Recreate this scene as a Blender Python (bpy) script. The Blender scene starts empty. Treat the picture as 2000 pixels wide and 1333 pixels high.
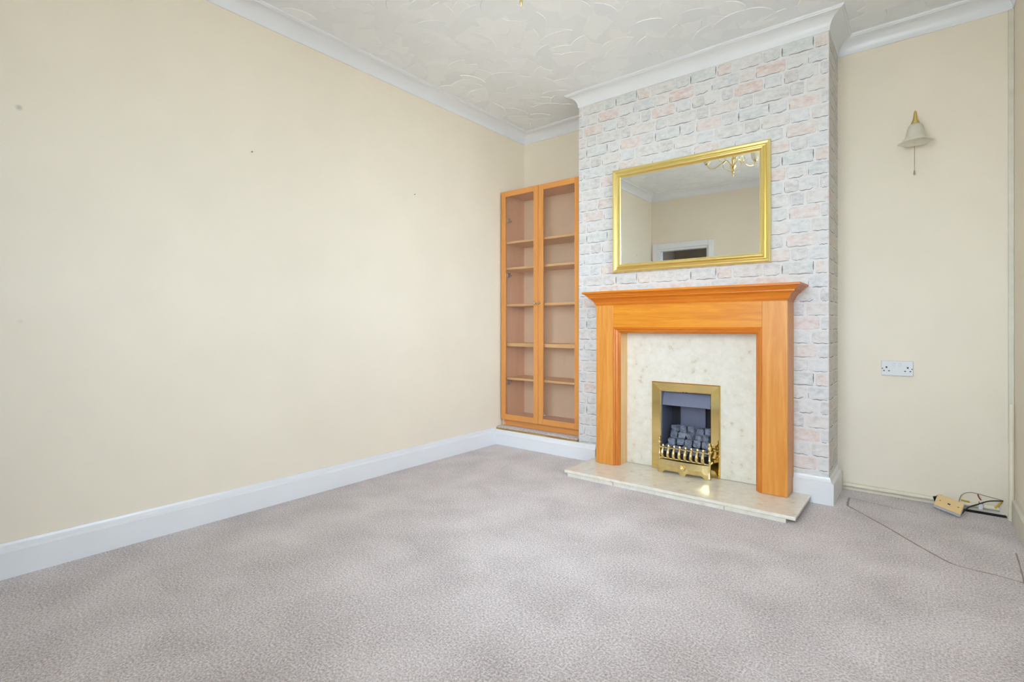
import bpy, bmesh, math, random
from mathutils import Vector, Matrix, Euler
R = math.radians
random.seed(7)
scene = bpy.context.scene
col = scene.collection

# ---------------------------------------------------------------- camera, sky, light, exposure
cd = bpy.data.cameras.new('camera'); cam = bpy.data.objects.new('camera', cd); col.objects.link(cam)
cd.sensor_width = 36; cd.lens = 18.0; cd.clip_start = 0.02; cd.clip_end = 100
cam.location = (0, 0, 1.0); cam.rotation_euler = (R(90), 0, 0.6756)
cd.shift_y = -28.5/2000
scene.camera = cam
scene.view_settings.view_transform = 'Standard'; scene.view_settings.look = 'None'
scene.view_settings.gamma = 1; scene.view_settings.use_curve_mapping = False
scene.view_settings.exposure = 0.15

world = bpy.data.worlds.new('overcast_sky'); scene.world = world; world.use_nodes = True
bg = world.node_tree.nodes['Background']
bg.inputs['Color'].default_value = (0.74, 0.86, 1.0, 1); bg.inputs['Strength'].default_value = 15.0

# room dimensions (metres)
XW, XR, YB, YA, YC = -2.85, 0.375, -0.12, 3.74, 3.36
XC0, XC1, H, ZCOV = -2.04, -0.41, 2.755, 2.665
WY0, WY1, WZ0, WZ1 = 0.85, 2.25, 0.85, 2.30        # window in the right wall
VX0, VX1, VZ0, VZ1 = -1.32, 0.22, 0.70, 2.40                              # added window in the rear wall, unseen, fills the chimney end with light
DX0, DX1, DZ = -2.75, -2.08, 2.0                    # doorway in the rear wall
PX, PZ0, PZ1 = -1.212, 0.043, 0.575                   # opening for the gas fire
PW = 0.168

for nm, loc, rot, sx in (('window_daylight', (XR+.24, (WY0+WY1)/2, (WZ0+WZ1)/2), (R(90), 0, R(90)), WY1-WY0),
                         ('rear_fill_daylight', ((VX0+VX1)/2, YB-.14, (VZ0+VZ1)/2), (R(90), 0, R(180)), VX1-VX0)):
    pl = bpy.data.lights.new(nm, 'AREA'); pl.shape = 'RECTANGLE'; pl.size = sx; pl.size_y = VZ1-VZ0 if 'rear' in nm else WZ1-WZ0
    pl.cycles.is_portal = True                       # guides sampling of the sky through the opening, gives no light itself
    po = bpy.data.objects.new(nm, pl); col.objects.link(po); po.location = loc; po.rotation_euler = rot

# ---------------------------------------------------------------- materials
def lin(c):
    return tuple((x/12.92 if x <= .04045 else ((x+.055)/1.055)**2.4) for x in [v/255 for v in c]) + (1,)
MATS = {}
def nodes_of(name):
    m = bpy.data.materials.new(name); m.use_nodes = True; MATS[name] = m
    nt = m.node_tree; b = nt.nodes['Principled BSDF']
    return m, nt, b
def plain(name, rgb, rough=.5, metal=0., spec=.5, noise=0., scale=20., bump=0., bscale=60., stretch=None):
    m, nt, b = nodes_of(name)
    b.inputs['Roughness'].default_value = rough; b.inputs['Metallic'].default_value = metal
    b.inputs['Specular IOR Level'].default_value = spec
    c = lin(rgb); b.inputs['Base Color'].default_value = c
    if noise or bump:
        tc = nt.nodes.new('ShaderNodeTexCoord'); mp = nt.nodes.new('ShaderNodeMapping')
        nt.links.new(tc.outputs['Object'], mp.inputs['Vector'])
        if stretch: mp.inputs['Scale'].default_value = stretch
    if noise:
        n = nt.nodes.new('ShaderNodeTexNoise'); n.inputs['Scale'].default_value = scale; n.inputs['Detail'].default_value = 4
        nt.links.new(mp.outputs[0], n.inputs['Vector'])
        r = nt.nodes.new('ShaderNodeValToRGB')
        r.color_ramp.elements[0].position = .3; r.color_ramp.elements[1].position = .7
        r.color_ramp.elements[0].color = tuple(x*(1-noise) for x in c[:3])+(1,)
        r.color_ramp.elements[1].color = tuple(min(1, x*(1+noise*.6)) for x in c[:3])+(1,)
        nt.links.new(n.outputs['Fac'], r.inputs['Fac']); nt.links.new(r.outputs['Color'], b.inputs['Base Color'])
    if bump:
        n2 = nt.nodes.new('ShaderNodeTexNoise'); n2.inputs['Scale'].default_value = bscale; n2.inputs['Detail'].default_value = 3
        nt.links.new(mp.outputs[0], n2.inputs['Vector'])
        bp = nt.nodes.new('ShaderNodeBump'); bp.inputs['Strength'].default_value = bump; bp.inputs['Distance'].default_value = .002
        nt.links.new(n2.outputs['Fac'], bp.inputs['Height']); nt.links.new(bp.outputs[0], b.inputs['Normal'])
    return m
def wood(name, rgb, dark, axis, rough=.35, fig=1.0):
    m, nt, b = nodes_of(name)
    b.inputs['Roughness'].default_value = rough
    tc = nt.nodes.new('ShaderNodeTexCoord'); mp = nt.nodes.new('ShaderNodeMapping')
    nt.links.new(tc.outputs['Object'], mp.inputs['Vector'])
    sc = [26, 26, 26]; sc[axis] = 1.6; mp.inputs['Scale'].default_value = sc
    n = nt.nodes.new('ShaderNodeTexNoise'); n.inputs['Scale'].default_value = 1.0; n.inputs['Detail'].default_value = 5
    n.inputs['Distortion'].default_value = 1.2
    nt.links.new(mp.outputs[0], n.inputs['Vector'])
    mp2 = nt.nodes.new('ShaderNodeMapping'); s2 = [160, 160, 160]; s2[axis] = 8; mp2.inputs['Scale'].default_value = s2
    nt.links.new(tc.outputs['Object'], mp2.inputs['Vector'])
    n2 = nt.nodes.new('ShaderNodeTexNoise'); n2.inputs['Scale'].default_value = 1.5; nt.links.new(mp2.outputs[0], n2.inputs['Vector'])
    mx = nt.nodes.new('ShaderNodeMath'); mx.operation = 'MULTIPLY_ADD'; mx.inputs[1].default_value = .35
    nt.links.new(n2.outputs['Fac'], mx.inputs[0]); nt.links.new(n.outputs['Fac'], mx.inputs[2])
    r = nt.nodes.new('ShaderNodeValToRGB'); r.color_ramp.elements[0].position = .48; r.color_ramp.elements[1].position = .82
    d = lin(dark); c = lin(rgb)
    r.color_ramp.elements[0].color = tuple(a*fig+q*(1-fig) for a, q in zip(d, c)); r.color_ramp.elements[1].color = c
    nt.links.new(mx.outputs[0], r.inputs['Fac']); nt.links.new(r.outputs['Color'], b.inputs['Base Color'])
    return m
def glass(name, tint, refl=1.0):
    m = bpy.data.materials.new(name); m.use_nodes = True; nt = m.node_tree; nt.nodes.clear(); MATS[name] = m
    o = nt.nodes.new('ShaderNodeOutputMaterial'); mx = nt.nodes.new('ShaderNodeMixShader')
    t = nt.nodes.new('ShaderNodeBsdfTransparent'); t.inputs['Color'].default_value = tint
    g = nt.nodes.new('ShaderNodeBsdfGlossy'); g.inputs['Roughness'].default_value = .02
    f = nt.nodes.new('ShaderNodeFresnel'); f.inputs['IOR'].default_value = 1.45
    ml = nt.nodes.new('ShaderNodeMath'); ml.operation = 'MULTIPLY'; ml.inputs[1].default_value = refl
    nt.links.new(f.outputs[0], ml.inputs[0]); nt.links.new(ml.outputs[0], mx.inputs[0])
    nt.links.new(t.outputs[0], mx.inputs[1]); nt.links.new(g.outputs[0], mx.inputs[2]); nt.links.new(mx.outputs[0], o.inputs[0])
    return m

plain('cream_paint', (241, 230, 211), .62, noise=.02, scale=3, bump=.05, bscale=90)
plain('white_gloss', (236, 237, 240), .3, noise=.01, scale=5)
plain('white_matt', (240, 240, 238), .8)
plain('plaster', (242, 244, 246), .75, bump=.15, bscale=140)
plain('aged_white', (222, 216, 200), .45, noise=.08, scale=14)
plain('cream_gloss', (238, 228, 206), .4, noise=.08, scale=9)
wood('oak_up', (230, 158, 72), (216, 136, 48), 2)
wood('oak_across', (232, 152, 40), (212, 124, 22), 0)
wood('oak_mould', (220, 134, 54), (200, 110, 34), 2)
wood('oak_mould_across', (226, 132, 30), (206, 106, 14), 0)
wood('oak_edge', (240, 200, 140), (228, 184, 120), 2)
wood('beech_up', (226, 155, 82), (215, 140, 66), 2, fig=.7)
wood('beech_across', (228, 158, 86), (216, 142, 68), 0, fig=.7)
wood('beech_inside', (238, 188, 150), (230, 176, 136), 2, fig=.6)
wood('beech_edge', (240, 190, 130), (230, 174, 112), 0, fig=.6)
wood('pine_raw', (205, 170, 95), (150, 105, 50), 0)
plain('bookcase_back', (238, 208, 176), .6, noise=.03, scale=6)
plain('brass', (236, 212, 142), .07, metal=1.)
plain('brass_worn', (236, 216, 158), .25, metal=1., noise=.1, scale=60)
plain('gold_frame', (240, 220, 146), .30, metal=.8)
plain('mirror_silver', (240, 242, 240), .0, metal=1.)
plain('steel', (190, 190, 195), .25, metal=1.)
plain('firebox_grey', (116, 120, 142), .45, metal=.3, noise=.1, scale=8)
plain('firebox_black', (26, 26, 30), .6)
plain('coal', (128, 134, 150), .75, noise=.45, scale=45, bump=.9, bscale=90)
plain('socket_white', (226, 226, 226), .35)
plain('slot_dark', (40, 38, 38), .6)
plain('socket_cream', (226, 192, 132), .4)
plain('box_grey', (176, 178, 184), .5)
plain('void_black', (14, 12, 12), .9)
plain('wire_black', (30, 28, 30), .5); plain('wire_grey', (168, 152, 136), .5); plain('wire_red', (160, 62, 48), .5)
plain('tape_yellow', (206, 172, 44), .5)
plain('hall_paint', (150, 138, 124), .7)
plain('ground', (205, 194, 176), .9)
plain('nail_dark', (90, 70, 50), .4, metal=.6)
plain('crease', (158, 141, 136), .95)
glass('clear_glass', (.97, .98, .97, 1)); glass('cabinet_glass', (1, 1, 1, 1), .6)
def frosted():
    m = bpy.data.materials.new('frosted'); m.use_nodes = True; nt = m.node_tree; nt.nodes.clear(); MATS['frosted'] = m
    o = nt.nodes.new('ShaderNodeOutputMaterial'); d = nt.nodes.new('ShaderNodeBsdfDiffuse'); t = nt.nodes.new('ShaderNodeBsdfTranslucent'); p = nt.nodes.new('ShaderNodeBsdfTransparent')
    d.inputs['Color'].default_value = t.inputs['Color'].default_value = lin((248, 246, 236))
    g = nt.nodes.new('ShaderNodeBsdfGlossy'); g.inputs['Roughness'].default_value = .25
    m1, m2, m3 = (nt.nodes.new('ShaderNodeMixShader') for _ in range(3))
    m1.inputs[0].default_value = .5; m2.inputs[0].default_value = .22; m3.inputs[0].default_value = .06
    nt.links.new(d.outputs[0], m1.inputs[1]); nt.links.new(t.outputs[0], m1.inputs[2])
    nt.links.new(m1.outputs[0], m2.inputs[1]); nt.links.new(p.outputs[0], m2.inputs[2])
    nt.links.new(m2.outputs[0], m3.inputs[1]); nt.links.new(g.outputs[0], m3.inputs[2]); nt.links.new(m3.outputs[0], o.inputs[0])
frosted()

def strokes():
    # random tone per trowel stroke, stands in for how each catches the light
    m, nt, b = nodes_of('plaster_strokes'); b.inputs['Roughness'].default_value = .6
    g = nt.nodes.new('ShaderNodeNewGeometry'); r = nt.nodes.new('ShaderNodeValToRGB'); e = r.color_ramp.elements
    e[0].color = lin((242, 244, 247)); e[1].color = lin((250, 251, 252))
    nt.links.new(g.outputs['Random Per Island'], r.inputs['Fac']); nt.links.new(r.outputs['Color'], b.inputs['Base Color'])
strokes()
def marble():
    m, nt, b = nodes_of('marble'); b.inputs['Roughness'].default_value = .16
    tc = nt.nodes.new('ShaderNodeTexCoord')
    v = nt.nodes.new('ShaderNodeTexVoronoi'); v.inputs['Scale'].default_value = 16
    n = nt.nodes.new('ShaderNodeTexNoise'); n.inputs['Scale'].default_value = 20; n.inputs['Detail'].default_value = 8; n.inputs['Roughness'].default_value = .65
    n3 = nt.nodes.new('ShaderNodeTexNoise'); n3.inputs['Scale'].default_value = 12
    vm = nt.nodes.new('ShaderNodeVectorMath'); vm.operation = 'MULTIPLY_ADD'; vm.inputs[1].default_value = (.12, .12, .12)
    nt.links.new(tc.outputs['Object'], n3.inputs['Vector']); nt.links.new(n3.outputs['Color'], vm.inputs[0]); nt.links.new(tc.outputs['Object'], vm.inputs[2])
    nt.links.new(vm.outputs[0], v.inputs['Vector']); nt.links.new(tc.outputs['Object'], n.inputs['Vector'])
    r = nt.nodes.new('ShaderNodeValToRGB')
    e = r.color_ramp.elements; e[0].position = .30; e[0].color = lin((208, 194, 166)); e[1].position = .62; e[1].color = lin((236, 231, 219))
    x = e.new(.40); x.color = lin((229, 222, 207))
    nt.links.new(n.outputs['Fac'], r.inputs['Fac'])
    r2 = nt.nodes.new('ShaderNodeValToRGB'); r2.color_ramp.elements[0].position = .1; r2.color_ramp.elements[0].color = (1, 1, 1, 1)
    r2.color_ramp.elements[1].position = .3; r2.color_ramp.elements[1].color = (0, 0, 0, 1)
    nt.links.new(v.outputs['Distance'], r2.inputs['Fac'])
    mul = nt.nodes.new('ShaderNodeMath'); mul.operation = 'MULTIPLY'; mul.inputs[1].default_value = .55
    nt.links.new(r2.outputs['Color'], mul.inputs[0])
    mx = nt.nodes.new('ShaderNodeMix'); mx.data_type = 'RGBA'; mx.inputs['B'].default_value = lin((240, 237, 228))
    nt.links.new(mul.outputs[0], mx.inputs['Factor']); nt.links.new(r.outputs['Color'], mx.inputs['A'])
    nt.links.new(mx.outputs['Result'], b.inputs['Base Color'])
marble()
def carpet():
    m, nt, b = nodes_of('carpet'); b.inputs['Roughness'].default_value = 1; b.inputs['Specular IOR Level'].default_value = .1
    b.inputs['Sheen Weight'].default_value = .25; b.inputs['Sheen Roughness'].default_value = .6
    g = nt.nodes.new('ShaderNodeNewGeometry')
    a = nt.nodes.new('ShaderNodeTexNoise'); a.inputs['Scale'].default_value = 135; a.inputs['Detail'].default_value = 3; a.inputs['Roughness'].default_value = .7
    c = nt.nodes.new('ShaderNodeTexNoise'); c.inputs['Scale'].default_value = 3.6; c.inputs['Detail'].default_value = 6; c.inputs['Distortion'].default_value = .25
    for n in (a, c): nt.links.new(g.outputs['Position'], n.inputs['Vector'])
    mx = nt.nodes.new('ShaderNodeMath'); mx.operation = 'MULTIPLY_ADD'; mx.inputs[1].default_value = .27
    nt.links.new(c.outputs['Fac'], mx.inputs[0]); nt.links.new(a.outputs['Fac'], mx.inputs[2])
    r = nt.nodes.new('ShaderNodeValToRGB'); e = r.color_ramp.elements
    e[0].position = .39; e[0].color = lin((132, 118, 114)); e[1].position = .83; e[1].color = lin((242, 231, 231))
    nt.links.new(mx.outputs[0], r.inputs['Fac']); nt.links.new(r.outputs['Color'], b.inputs['Base Color'])
    bp = nt.nodes.new('ShaderNodeBump'); bp.inputs['Strength'].default_value = .5; bp.inputs['Distance'].default_value = .003
    nt.links.new(a.outputs['Fac'], bp.inputs['Height']); nt.links.new(bp.outputs[0], b.inputs['Normal'])
carpet()
def stained_wall():
    # cream paint of the left wall with two old scuff marks at its near end
    m = MATS['cream_paint'].copy(); m.name = 'cream_paint_scuffed'; MATS['cream_scuffed'] = m
    nt = m.node_tree; b = nt.nodes['Principled BSDF']; src = b.inputs['Base Color'].links[0].from_socket
    g = nt.nodes.new('ShaderNodeNewGeometry'); prev = src
    for pos, rad, amt in (((XW, .369, 1.886), .011, .35), ((XW, .373, 1.02), .010, .10)):
        d = nt.nodes.new('ShaderNodeVectorMath'); d.operation = 'DISTANCE'; d.inputs[1].default_value = pos
        nt.links.new(g.outputs['Position'], d.inputs[0])
        mr = nt.nodes.new('ShaderNodeMapRange'); mr.inputs['From Min'].default_value = rad*.4; mr.inputs['From Max'].default_value = rad*1.3
        mr.inputs['To Min'].default_value = amt; mr.inputs['To Max'].default_value = 0
        nt.links.new(d.outputs['Value'], mr.inputs['Value'])
        mx = nt.nodes.new('ShaderNodeMix'); mx.data_type = 'RGBA'; mx.inputs['B'].default_value = lin((120, 110, 108))
        nt.links.new(mr.outputs[0], mx.inputs['Factor']); nt.links.new(prev, mx.inputs['A']); prev = mx.outputs['Result']
    nt.links.new(prev, b.inputs['Base Color'])
stained_wall()
BRICK = {'teal': (196, 202, 199), 'pink': (222, 196, 184), 'palepink': (222, 208, 200), 'salmon': (226, 196, 184), 'strong': (220, 184, 170),
         'beige': (211, 204, 197), 'grey': (202, 199, 196), 'white': (215, 212, 208), 'blue': (202, 203, 206), 'bluish': (211, 212, 214),
         'taupe': (196, 187, 180), 'mauve': (196, 189, 190)}
def brick_mat(k, rgb):
    m, nt, b = nodes_of('print_'+k); b.inputs['Roughness'].default_value = .7
    g = nt.nodes.new('ShaderNodeNewGeometry')
    n = nt.nodes.new('ShaderNodeTexNoise'); n.inputs['Scale'].default_value = 26; n.inputs['Detail'].default_value = 6; n.inputs['Roughness'].default_value = .7
    mp = nt.nodes.new('ShaderNodeMapping'); mp.inputs['Scale'].default_value = (1, 1, 1.7)
    nt.links.new(g.outputs['Position'], mp.inputs['Vector']); nt.links.new(mp.outputs[0], n.inputs['Vector'])
    r = nt.nodes.new('ShaderNodeValToRGB'); e = r.color_ramp.elements; c = lin(rgb)
    e[0].position = .3; e[0].color = tuple(x*.82 for x in c[:3])+(1,); e[1].position = .64; e[1].color = lin((230, 227, 225))
    x = e.new(.46); x.color = c
    nt.links.new(n.outputs['Fac'], r.inputs['Fac']); nt.links.new(r.outputs['Color'], b.inputs['Base Color'])
for k, v in BRICK.items(): brick_mat(k, tuple(min(255, c*.5+.5*227) for c in v))
plain('print_ground', (229, 226, 225), .7, noise=.05, scale=30)
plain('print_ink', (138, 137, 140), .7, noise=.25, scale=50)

# ---------------------------------------------------------------- mesh helpers
class MB:
    def __init__(s): s.v = []; s.f = []; s.m = []
    def add(s, vs, fs, mi=0):
        o = len(s.v); s.v += [tuple(p) for p in vs]; s.f += [tuple(i+o for i in f) for f in fs]; s.m += [mi]*len(fs); return s
    def box(s, x0, x1, y0, y1, z0, z1, bev=0., mi=0, mat=None):
        if bev <= 0:
            vs = [(x, y, z) for z in (z0, z1) for y in (y0, y1) for x in (x0, x1)]
            fs = [(0, 2, 3, 1), (4, 5, 7, 6), (0, 1, 5, 4), (2, 6, 7, 3), (0, 4, 6, 2), (1, 3, 7, 5)]
        else:
            bm = bmesh.new(); bmesh.ops.create_cube(bm, size=1)
            for v in bm.verts: v.co = Vector(((x0+x1)/2+v.co.x*(x1-x0), (y0+y1)/2+v.co.y*(y1-y0), (z0+z1)/2+v.co.z*(z1-z0)))
            bmesh.ops.bevel(bm, geom=bm.edges[:], offset=bev, segments=2, profile=.5, affect='EDGES')
            bm.verts.index_update(); vs = [v.co.copy() for v in bm.verts]; fs = [[v.index for v in f.verts] for f in bm.faces]; bm.free()
        if mat is not None: vs = [mat @ Vector(p) for p in vs]
        return s.add(vs, fs, mi)
    def prism(s, poly, a0, a1, axis=1, mi=0):
        # polygon in the plane normal to axis, extruded a0..a1
        def mk(p, a):
            if axis == 1: return (p[0], a, p[1])
            if axis == 0: return (a, p[0], p[1])
            return (p[0], p[1], a)
        n = len(poly); vs = [mk(p, a0) for p in poly]+[mk(p, a1) for p in poly]
        fs = [tuple(range(n)), tuple(range(2*n-1, n-1, -1))]+[(i, i+n, (i+1) % n+n, (i+1) % n) for i in range(n)]
        return s.add(vs, fs, mi)
    def lathe(s, prof, c, n=24, mat=None, mi=0, wave=None):
        vs = []; fs = []
        for j, (r, z) in enumerate(prof):
            for i in range(n):
                a = 2*math.pi*i/n; rr = r*(1+(wave(a, j) if wave else 0)); p = Vector((rr*math.cos(a), rr*math.sin(a), z))
                if mat is not None: p = mat @ p
                vs.append(p+Vector(c))
        for j in range(len(prof)-1):
            for i in range(n):
                k = (i+1) % n; fs.append((j*n+i, j*n+k, (j+1)*n+k, (j+1)*n+i))
        if prof[0][0] > 1e-5: fs.append(tuple(range(n-1, -1, -1)))
        if prof[-1][0] > 1e-5: fs.append(tuple((len(prof)-1)*n+i for i in range(n)))
        return s.add(vs, fs, mi)
    def tube(s, pts, r, n=8, mi=0, cap=True):
        pts = [Vector(p) for p in pts]; rs = r if isinstance(r, (list, tuple)) else [r]*len(pts)
        vs = []; fs = []; up = Vector((0, 0, 1)); prev = None
        for i, p in enumerate(pts):
            t = (pts[min(i+1, len(pts)-1)]-pts[max(i-1, 0)]).normalized()
            if prev is None: a = t.cross(up); a = a if a.length > .05 else t.cross(Vector((1, 0, 0)))
            else: a = prev-t*prev.dot(t)
            a.normalize(); prev = a; b = t.cross(a)
            for k in range(n):
                q = 2*math.pi*k/n; vs.append(p+(a*math.cos(q)+b*math.sin(q))*rs[i])
        for i in range(len(pts)-1):
            for k in range(n):
                l = (k+1) % n; fs.append((i*n+k, i*n+l, (i+1)*n+l, (i+1)*n+k))
        if cap: fs += [tuple(range(n-1, -1, -1)), tuple((len(pts)-1)*n+k for k in range(n))]
        return s.add(vs, fs, mi)
    def build(s, name, mats, parent=None, smooth=False, local=False, base=True):
        me = bpy.data.meshes.new(name)
        if isinstance(mats, str): mats = [mats]
        o = bpy.data.objects.new(name, me)
        org = Vector((0, 0, 0))
        if parent is not None and not local:
            p = parent
            while p is not None: org += p.location; p = p.parent
        elif parent is None and base and s.v:
            xs, ys, zs = zip(*s.v); org = Vector(((min(xs)+max(xs))/2, (min(ys)+max(ys))/2, min(zs))); o.location = org
        me.from_pydata([tuple(Vector(v)-org) for v in s.v], [], s.f)
        for mm in mats: me.materials.append(MATS[mm])
        me.polygons.foreach_set('material_index', s.m)
        bm = bmesh.new(); bm.from_mesh(me); bmesh.ops.recalc_face_normals(bm, faces=bm.faces[:]); bm.to_mesh(me); bm.free()
        if smooth:
            me.polygons.foreach_set('use_smooth', [True]*len(me.polygons)); me.set_sharp_from_angle(angle=R(38))
        me.update(); col.objects.link(o)
        if parent is not None: o.parent = parent
        return o
def spline(pts, n=8):
    P = [Vector(p) for p in pts]; P = [P[0]*2-P[1]]+P+[P[-1]*2-P[-2]]; out = []
    for i in range(1, len(P)-2):
        for k in range(n):
            t = k/n; a, b, c, d = P[i-1:i+3]
            out.append(.5*((2*b)+(c-a)*t+(2*a-5*b+4*c-d)*t*t+(3*b-a-3*c+d)*t**3))
    out.append(P[-2]); return out
def tag(o, label, cat, group=None):
    o['label'] = label; o['category'] = cat
    if group: o['group'] = group
    return o
def struct(o, label=None):
    o['kind'] = 'structure'
    if label: o['label'] = label
    return o
def thing(name, loc, label, cat, group=None, rot=None):
    o = bpy.data.objects.new(name, None); o.empty_display_size = .05; o.location = loc
    if rot: o.rotation_euler = rot
    col.objects.link(o); return tag(o, label, cat, group)
def sweep_edge(m, pts, i, prof, z0, closed=True, start=None, end=None, mi=0):
    """one mitred length of a moulding along edge i of a plan path; prof = (offset to the left of the path, height)"""
    n = len(pts); P = [Vector(p) for p in pts]
    def nrm(k): d = (P[(k+1) % n]-P[k]).normalized(); return Vector((-d.y, d.x))
    def mit(k, o):
        if not closed and k == 0: return P[0]+nrm(0)*o
        if not closed and k == n-1: return P[k]+nrm(k-1)*o
        a, b = nrm((k-1) % n), nrm(k % n); return P[k % n]+(a+b)*(o/(1+a.dot(b)))
    vs = []; q = len(prof)
    for k in (i, i+1):
        for (o, z) in prof: p = mit(k % n if closed else k, o); vs.append((p.x, p.y, z0+z))
    fs = [(j, j+1, q+j+1, q+j) for j in range(q-1)]+[(q-1, 0, q, 2*q-1), tuple(range(q)), tuple(range(2*q-1, q-1, -1))]
    return m.add(vs, fs, mi)

# ---------------------------------------------------------------- room shell
floor = struct(MB().box(XW-.1, XR+.25, YB-.1, YA+.1, -.06, 0).build('floor', 'carpet'), 'mauve-beige short pile fitted carpet')
ceil = struct(MB().box(XW-.1, XR+.25, YB-.1, YA+.1, H, H+.08).build('ceiling', 'plaster'), 'white ceiling with swirled fan-pattern plaster')
struct(MB().box(XW-.1, XW, YB-.1, YA+.1, 0, H).build('wall_left', 'cream_scuffed'), 'long plain cream painted wall')
m = MB(); m.box(XW, XC0+.03, YA, YA+.1, 0, H); m.box(XC1-.03, XR, YA, YA+.1, 0, H)
struct(m.build('wall_front', 'cream_paint'), 'cream alcove walls either side of the chimney breast')
T = .25
m = MB(); m.box(XR, XR+T, YB-.1, WY0, 0, H).box(XR, XR+T, WY1, YA+.1, 0, H).box(XR, XR+T, WY0, WY1, 0, WZ0).box(XR, XR+T, WY0, WY1, WZ1, H)
struct(m.build('wall_right', 'cream_paint'), 'cream wall with the window')
m = MB(); RT = .1; m.box(XW, DX0, YB-RT, YB, 0, H).box(DX1, VX0, YB-RT, YB, 0, H).box(VX1, XR, YB-RT, YB, 0, H).box(DX0, DX1, YB-RT, YB, DZ, H).box(VX0, VX1, YB-RT, YB, 0, VZ0).box(VX0, VX1, YB-RT, YB, VZ1, H)
struct(m.build('wall_rear', 'cream_paint'), 'cream wall with the doorway, seen in the mirror')
# chimney breast (front with the opening for the fire, and both returns)
m = MB(); a, b = PX-PW, PX+PW; t = .04
m.box(XC0, a, YC, YC+t, 0, H).box(b, XC1, YC, YC+t, 0, H).box(a, b, YC, YC+t, 0, PZ0).box(a, b, YC, YC+t, PZ1, H)
m.box(XC0, XC0+.03, YC+t, YA, 0, H).box(XC1-.03, XC1, YC+t, YA, 0, H)
chim = struct(m.build('wall_chimney_breast', 'print_ground'), 'chimney breast papered with whitewashed brick-print wallpaper')

# printed bricks of the wallpaper, embossed a millimetre proud
PER, X0R, ROWH, ZR1 = .541, -1.188, .0803, 2.5906
ROWS = [
 [('teal', 0, .162), ('pink', .173, .255), ('beige', .266, .433), ('grey', .440, .531)],
 [('white', .024, .128), ('blue', .136, .298), ('palepink', .304, .391), ('strong', .399, .560)],
 [('taupe', .012, .084), ('white', .087, .185), ('mauve', .196, .263), ('strong', .276, .435), ('bluish', .445, .541)],
 [('mauve', .042, .113), ('palepink', .128, .293), ('grey', .304, .381), ('beige', .386, .575)],
 [('salmon', .039, .193), ('grey', .199, .285), ('teal', .298, .471), ('white', .476, .565)],
 [('bluish', .045, .142), ('beige', .153, .325), ('taupe', .336, .420), ('palepink', .430, .580)],
 [('pink', .024, .176), ('white', .182, .266), ('bluish', .276, .445), ('grey', .451, .545)],
 [('grey', .048, .133), ('bluish', .139, .321), ('grey', .328, .410), ('salmon', .425, .580)]]
BM = {}
def brick_mesh(key, kind, w, h, seed, left_cut, right_cut):
    if key in BM: return BM[key]
    rnd = random.Random(seed); mb = MB(); D = .0012
    n = 4; pts = []; j = lambda k=.0022: rnd.uniform(-k, k)
    c = .007
    L = 0 if left_cut else c; Rr = 0 if right_cut else c
    for i in range(n+1): pts.append((L+(w-L-Rr)*i/n, j()))
    if not right_cut: pts += [(w+j(), c), (w+j(), h*.5), (w+j(), h-c)]
    else: pts += [(w, 0), (w, h)]
    for i in range(n+1): pts.append((w-Rr-(w-L-Rr)*i/n, h+j()))
    if not left_cut: pts += [(j(), h-c), (j(), h*.5), (j(), c)]
    else: pts += [(0, h), (0, 0)]
    q = len(pts); cx, cz = w/2, h/2
    ins = [(cx+(x-cx)*(1-.005/w), cz+(z-cz)*(1-.005/h)) for x, z in pts]
    vs = [(x, 0, z) for x, z in pts]+[(x, -D, z) for x, z in ins]
    mb.add(vs, [tuple(range(q, 2*q))]+[(i, (i+1) % q, (i+1) % q+q, i+q) for i in range(q)], 0)
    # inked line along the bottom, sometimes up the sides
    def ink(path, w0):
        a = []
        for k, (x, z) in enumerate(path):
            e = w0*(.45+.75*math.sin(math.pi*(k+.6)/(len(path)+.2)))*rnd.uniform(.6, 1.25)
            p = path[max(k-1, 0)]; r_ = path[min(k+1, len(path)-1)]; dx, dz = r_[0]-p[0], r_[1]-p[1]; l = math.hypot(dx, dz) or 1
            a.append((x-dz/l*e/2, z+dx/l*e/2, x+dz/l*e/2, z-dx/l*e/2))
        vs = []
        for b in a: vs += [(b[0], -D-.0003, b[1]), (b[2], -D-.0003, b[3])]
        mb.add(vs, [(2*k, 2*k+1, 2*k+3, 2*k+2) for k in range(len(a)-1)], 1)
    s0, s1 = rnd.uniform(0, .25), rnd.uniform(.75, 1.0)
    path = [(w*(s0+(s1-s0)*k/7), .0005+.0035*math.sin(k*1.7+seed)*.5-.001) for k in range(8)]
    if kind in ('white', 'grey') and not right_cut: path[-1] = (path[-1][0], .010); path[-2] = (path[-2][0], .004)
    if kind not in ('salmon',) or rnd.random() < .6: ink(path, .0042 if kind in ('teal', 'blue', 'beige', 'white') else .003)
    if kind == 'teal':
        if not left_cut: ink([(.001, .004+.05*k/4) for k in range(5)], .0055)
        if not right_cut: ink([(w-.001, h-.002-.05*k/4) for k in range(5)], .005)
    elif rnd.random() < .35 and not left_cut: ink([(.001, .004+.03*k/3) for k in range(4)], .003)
    me = bpy.data.meshes.new('brick'); me.from_pydata(mb.v, [], mb.f)
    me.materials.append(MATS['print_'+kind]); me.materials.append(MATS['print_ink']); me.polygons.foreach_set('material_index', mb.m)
    bm = bmesh.new(); bm.from_mesh(me)
    for f in bm.faces:
        f.normal_update()
        if f.normal.y > 0: f.normal_flip()
    bm.to_mesh(me); bm.free(); me.update(); BM[key] = me; return me
corg = chim.location.copy(); nb = 0
HID = [(-1.70, -.75, 1.42, 2.08), (-1.77, -.61, .0, 1.20)]      # behind the mirror and the surround
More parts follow.
